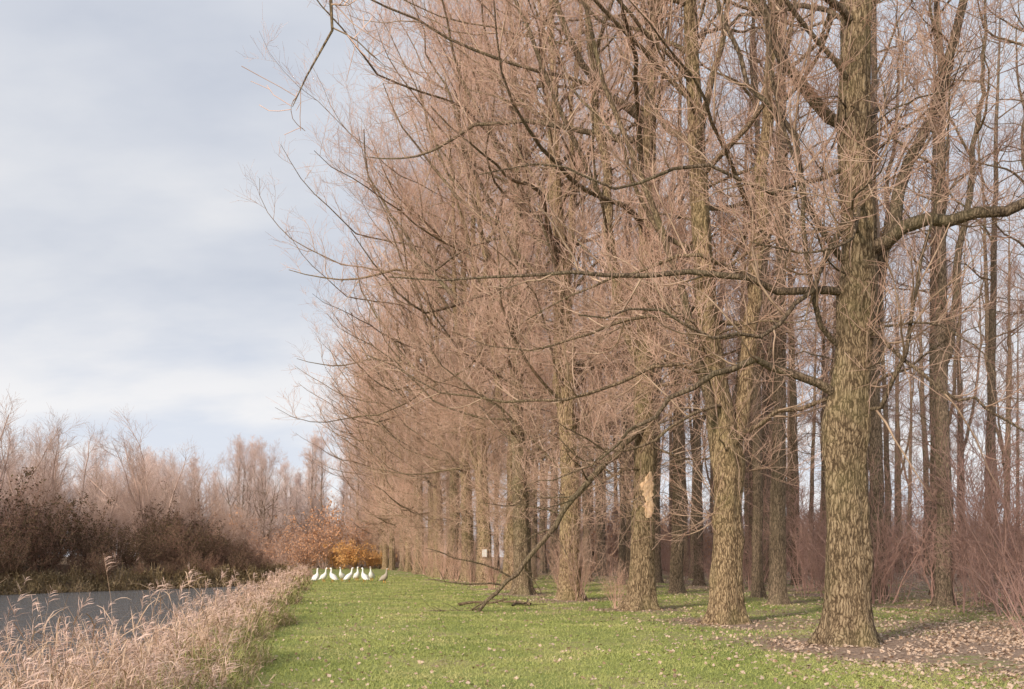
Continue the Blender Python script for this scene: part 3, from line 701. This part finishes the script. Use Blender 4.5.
def ge(y): return grass_edge(y) + wig(y)
N = 8500
y = 4.5 * (100 / 4.5) ** rng.random(N); s = 0.05 + 1.9 * rng.random(N) ** 1.15
cl = np.sin(y * 2.1 + s * 1.4) * np.sin(y * 0.8 - s * 2.0 + 1)
k_ = (rng.random(N) < 0.38 + 1.0 * cl + 0.35 * (y > 25)) & (y < 96)
reeds("bank_reeds", (ge(y) - s)[k_], y[k_], 0.35, 1.15, 0.4, 5, 1.0, [M_reed, M_plume], "dry buff reeds with feathery plumes along river bank", 1, 1.2)
N = 380
y = 10 * (34 / 10) ** rng.random(N); s = 0.4 + 1.5 * rng.random(N)
reeds("tall_reeds", ge(y) - s, y, 0.8, 1.5, 0.9, 5, 1.0, [M_reed, M_plume], "taller plumed reeds standing above the bank", 11)
N = 620
y = rng.uniform(6.5, 14, N); s = 0.7 + 2.3 * rng.random(N)
reeds("near_reeds", ge(y) - s, y, 1.0, 2.0, 0.55, 6, 0.9, [M_reed, M_plume], "tall leaning dry reeds beside the water", 12, 1.4)
N = 7000
y = 5 * (90 / 5) ** rng.random(N); x = ge(y) + 0.35 - 1.3 * rng.random(N)
reeds("bank_grass", x, y, 0.10, 0.42, 0.0, 4, 0.8, [M_reed], "rough dry grass edging the reeds", 2)
N = 11000
y = 5 * (60 / 5) ** rng.random(N); x = ge(y) + 0.3 - 2.2 * rng.random(N)
reeds("green_sedge", x, y, 0.15, 0.70, 0.0, 4, 1.0, [M_reedgreen], "green sedge among dry reeds", 3, 1.3)
N = 6000
y = rng.uniform(44, 98, N); x = far_bank(y) + 1.6 - 2.8 * rng.random(N)
reeds("opposite_sedge", x, y, 0.4, 1.2, 0.0, 4, 1.0, [M_farreed], "low brown sedge along the opposite bank", 4)

# ------------------------------------------------------------------ light, sky
SE, SR = math.radians(24), math.radians(216)
w = bpy.data.worlds.new("World"); scene.world = w; w.use_nodes = True; nt = w.node_tree; nt.nodes.clear()
out = nt.nodes.new("ShaderNodeOutputWorld")
sky = nt.nodes.new("ShaderNodeTexSky"); sky.sky_type = 'NISHITA'; sky.sun_disc = False; sky.sun_elevation = SE; sky.sun_rotation = SR
bg1 = nt.nodes.new("ShaderNodeBackground"); bg1.inputs[1].default_value = 0.10; nt.links.new(sky.outputs[0], bg1.inputs[0])
tc = nt.nodes.new("ShaderNodeTexCoord").outputs["Generated"]
sp = nt.nodes.new("ShaderNodeSeparateXYZ"); nt.links.new(tc, sp.inputs[0])
zc = mathn(nt, 'ADD', mathn(nt, 'MAXIMUM', sp.outputs[2], 0.0), 0.30)
cb = nt.nodes.new("ShaderNodeCombineXYZ")
nt.links.new(mathn(nt, 'DIVIDE', sp.outputs[0], zc), cb.inputs[0]); nt.links.new(mathn(nt, 'DIVIDE', sp.outputs[1], zc), cb.inputs[1])
n1 = noise(nt, cb.outputs[0], 1.7, 5, 0.5, (0.8, 1.1, 1)); n2 = noise(nt, cb.outputs[0], 5.0, 5, 0.55, (0.7, 1.1, 1))
nn = mathn(nt, 'ADD', mathn(nt, 'MULTIPLY', n1, 0.72), mathn(nt, 'MULTIPLY', n2, 0.28))
cc = ramp(nt, nn, [(0.38, (0.60, 0.64, 0.73)), (0.48, (0.69, 0.72, 0.79)), (0.55, (0.76, 0.78, 0.83)), (0.64, (0.86, 0.86, 0.88))])
hz = ramp(nt, sp.outputs[2], [(0.0, (1, 1, 1)), (0.12, (0.8, 0.8, 0.8)), (0.26, (0.0, 0.0, 0.0))])
cc = mixc(nt, hz, cc, mixc(nt, ramp(nt, nn, [(0.42, (0, 0, 0)), (0.56, (1, 1, 1))]), (0.79, 0.83, 0.92), (1.0, 0.98, 0.98)))
bg2 = nt.nodes.new("ShaderNodeBackground"); bg2.inputs[1].default_value = 1.0; nt.links.new(cc, bg2.inputs[0])
mx = nt.nodes.new("ShaderNodeMixShader"); mx.inputs[0].default_value = 0.94
nt.links.new(bg1.outputs[0], mx.inputs[1]); nt.links.new(bg2.outputs[0], mx.inputs[2]); nt.links.new(mx.outputs[0], out.inputs[0])

sl = bpy.data.lights.new("Sun", 'SUN'); sl.energy = 4.2; sl.angle = math.radians(8); sl.color = (1.0, 0.86, 0.71)
so = link(bpy.data.objects.new("Sun", sl))
dirv = Vector((math.sin(SR) * math.cos(SE), math.cos(SR) * math.cos(SE), math.sin(SE)))
so.rotation_euler = dirv.to_track_quat('Z', 'Y').to_euler(); so.location = (0, 0, 50)

cam = bpy.data.cameras.new("Camera"); co_ = link(bpy.data.objects.new("Camera", cam)); scene.camera = co_
cam.sensor_width = 36; cam.lens = 35.16; cam.shift_y = 0.2065; cam.clip_end = 3000; cam.clip_start = 0.05
co_.location = (0, 0, 1.6); co_.rotation_euler = (math.radians(90), 0, 0)
scene.view_settings.view_transform = 'Standard'; scene.view_settings.look = 'None'; scene.view_settings.exposure = 0
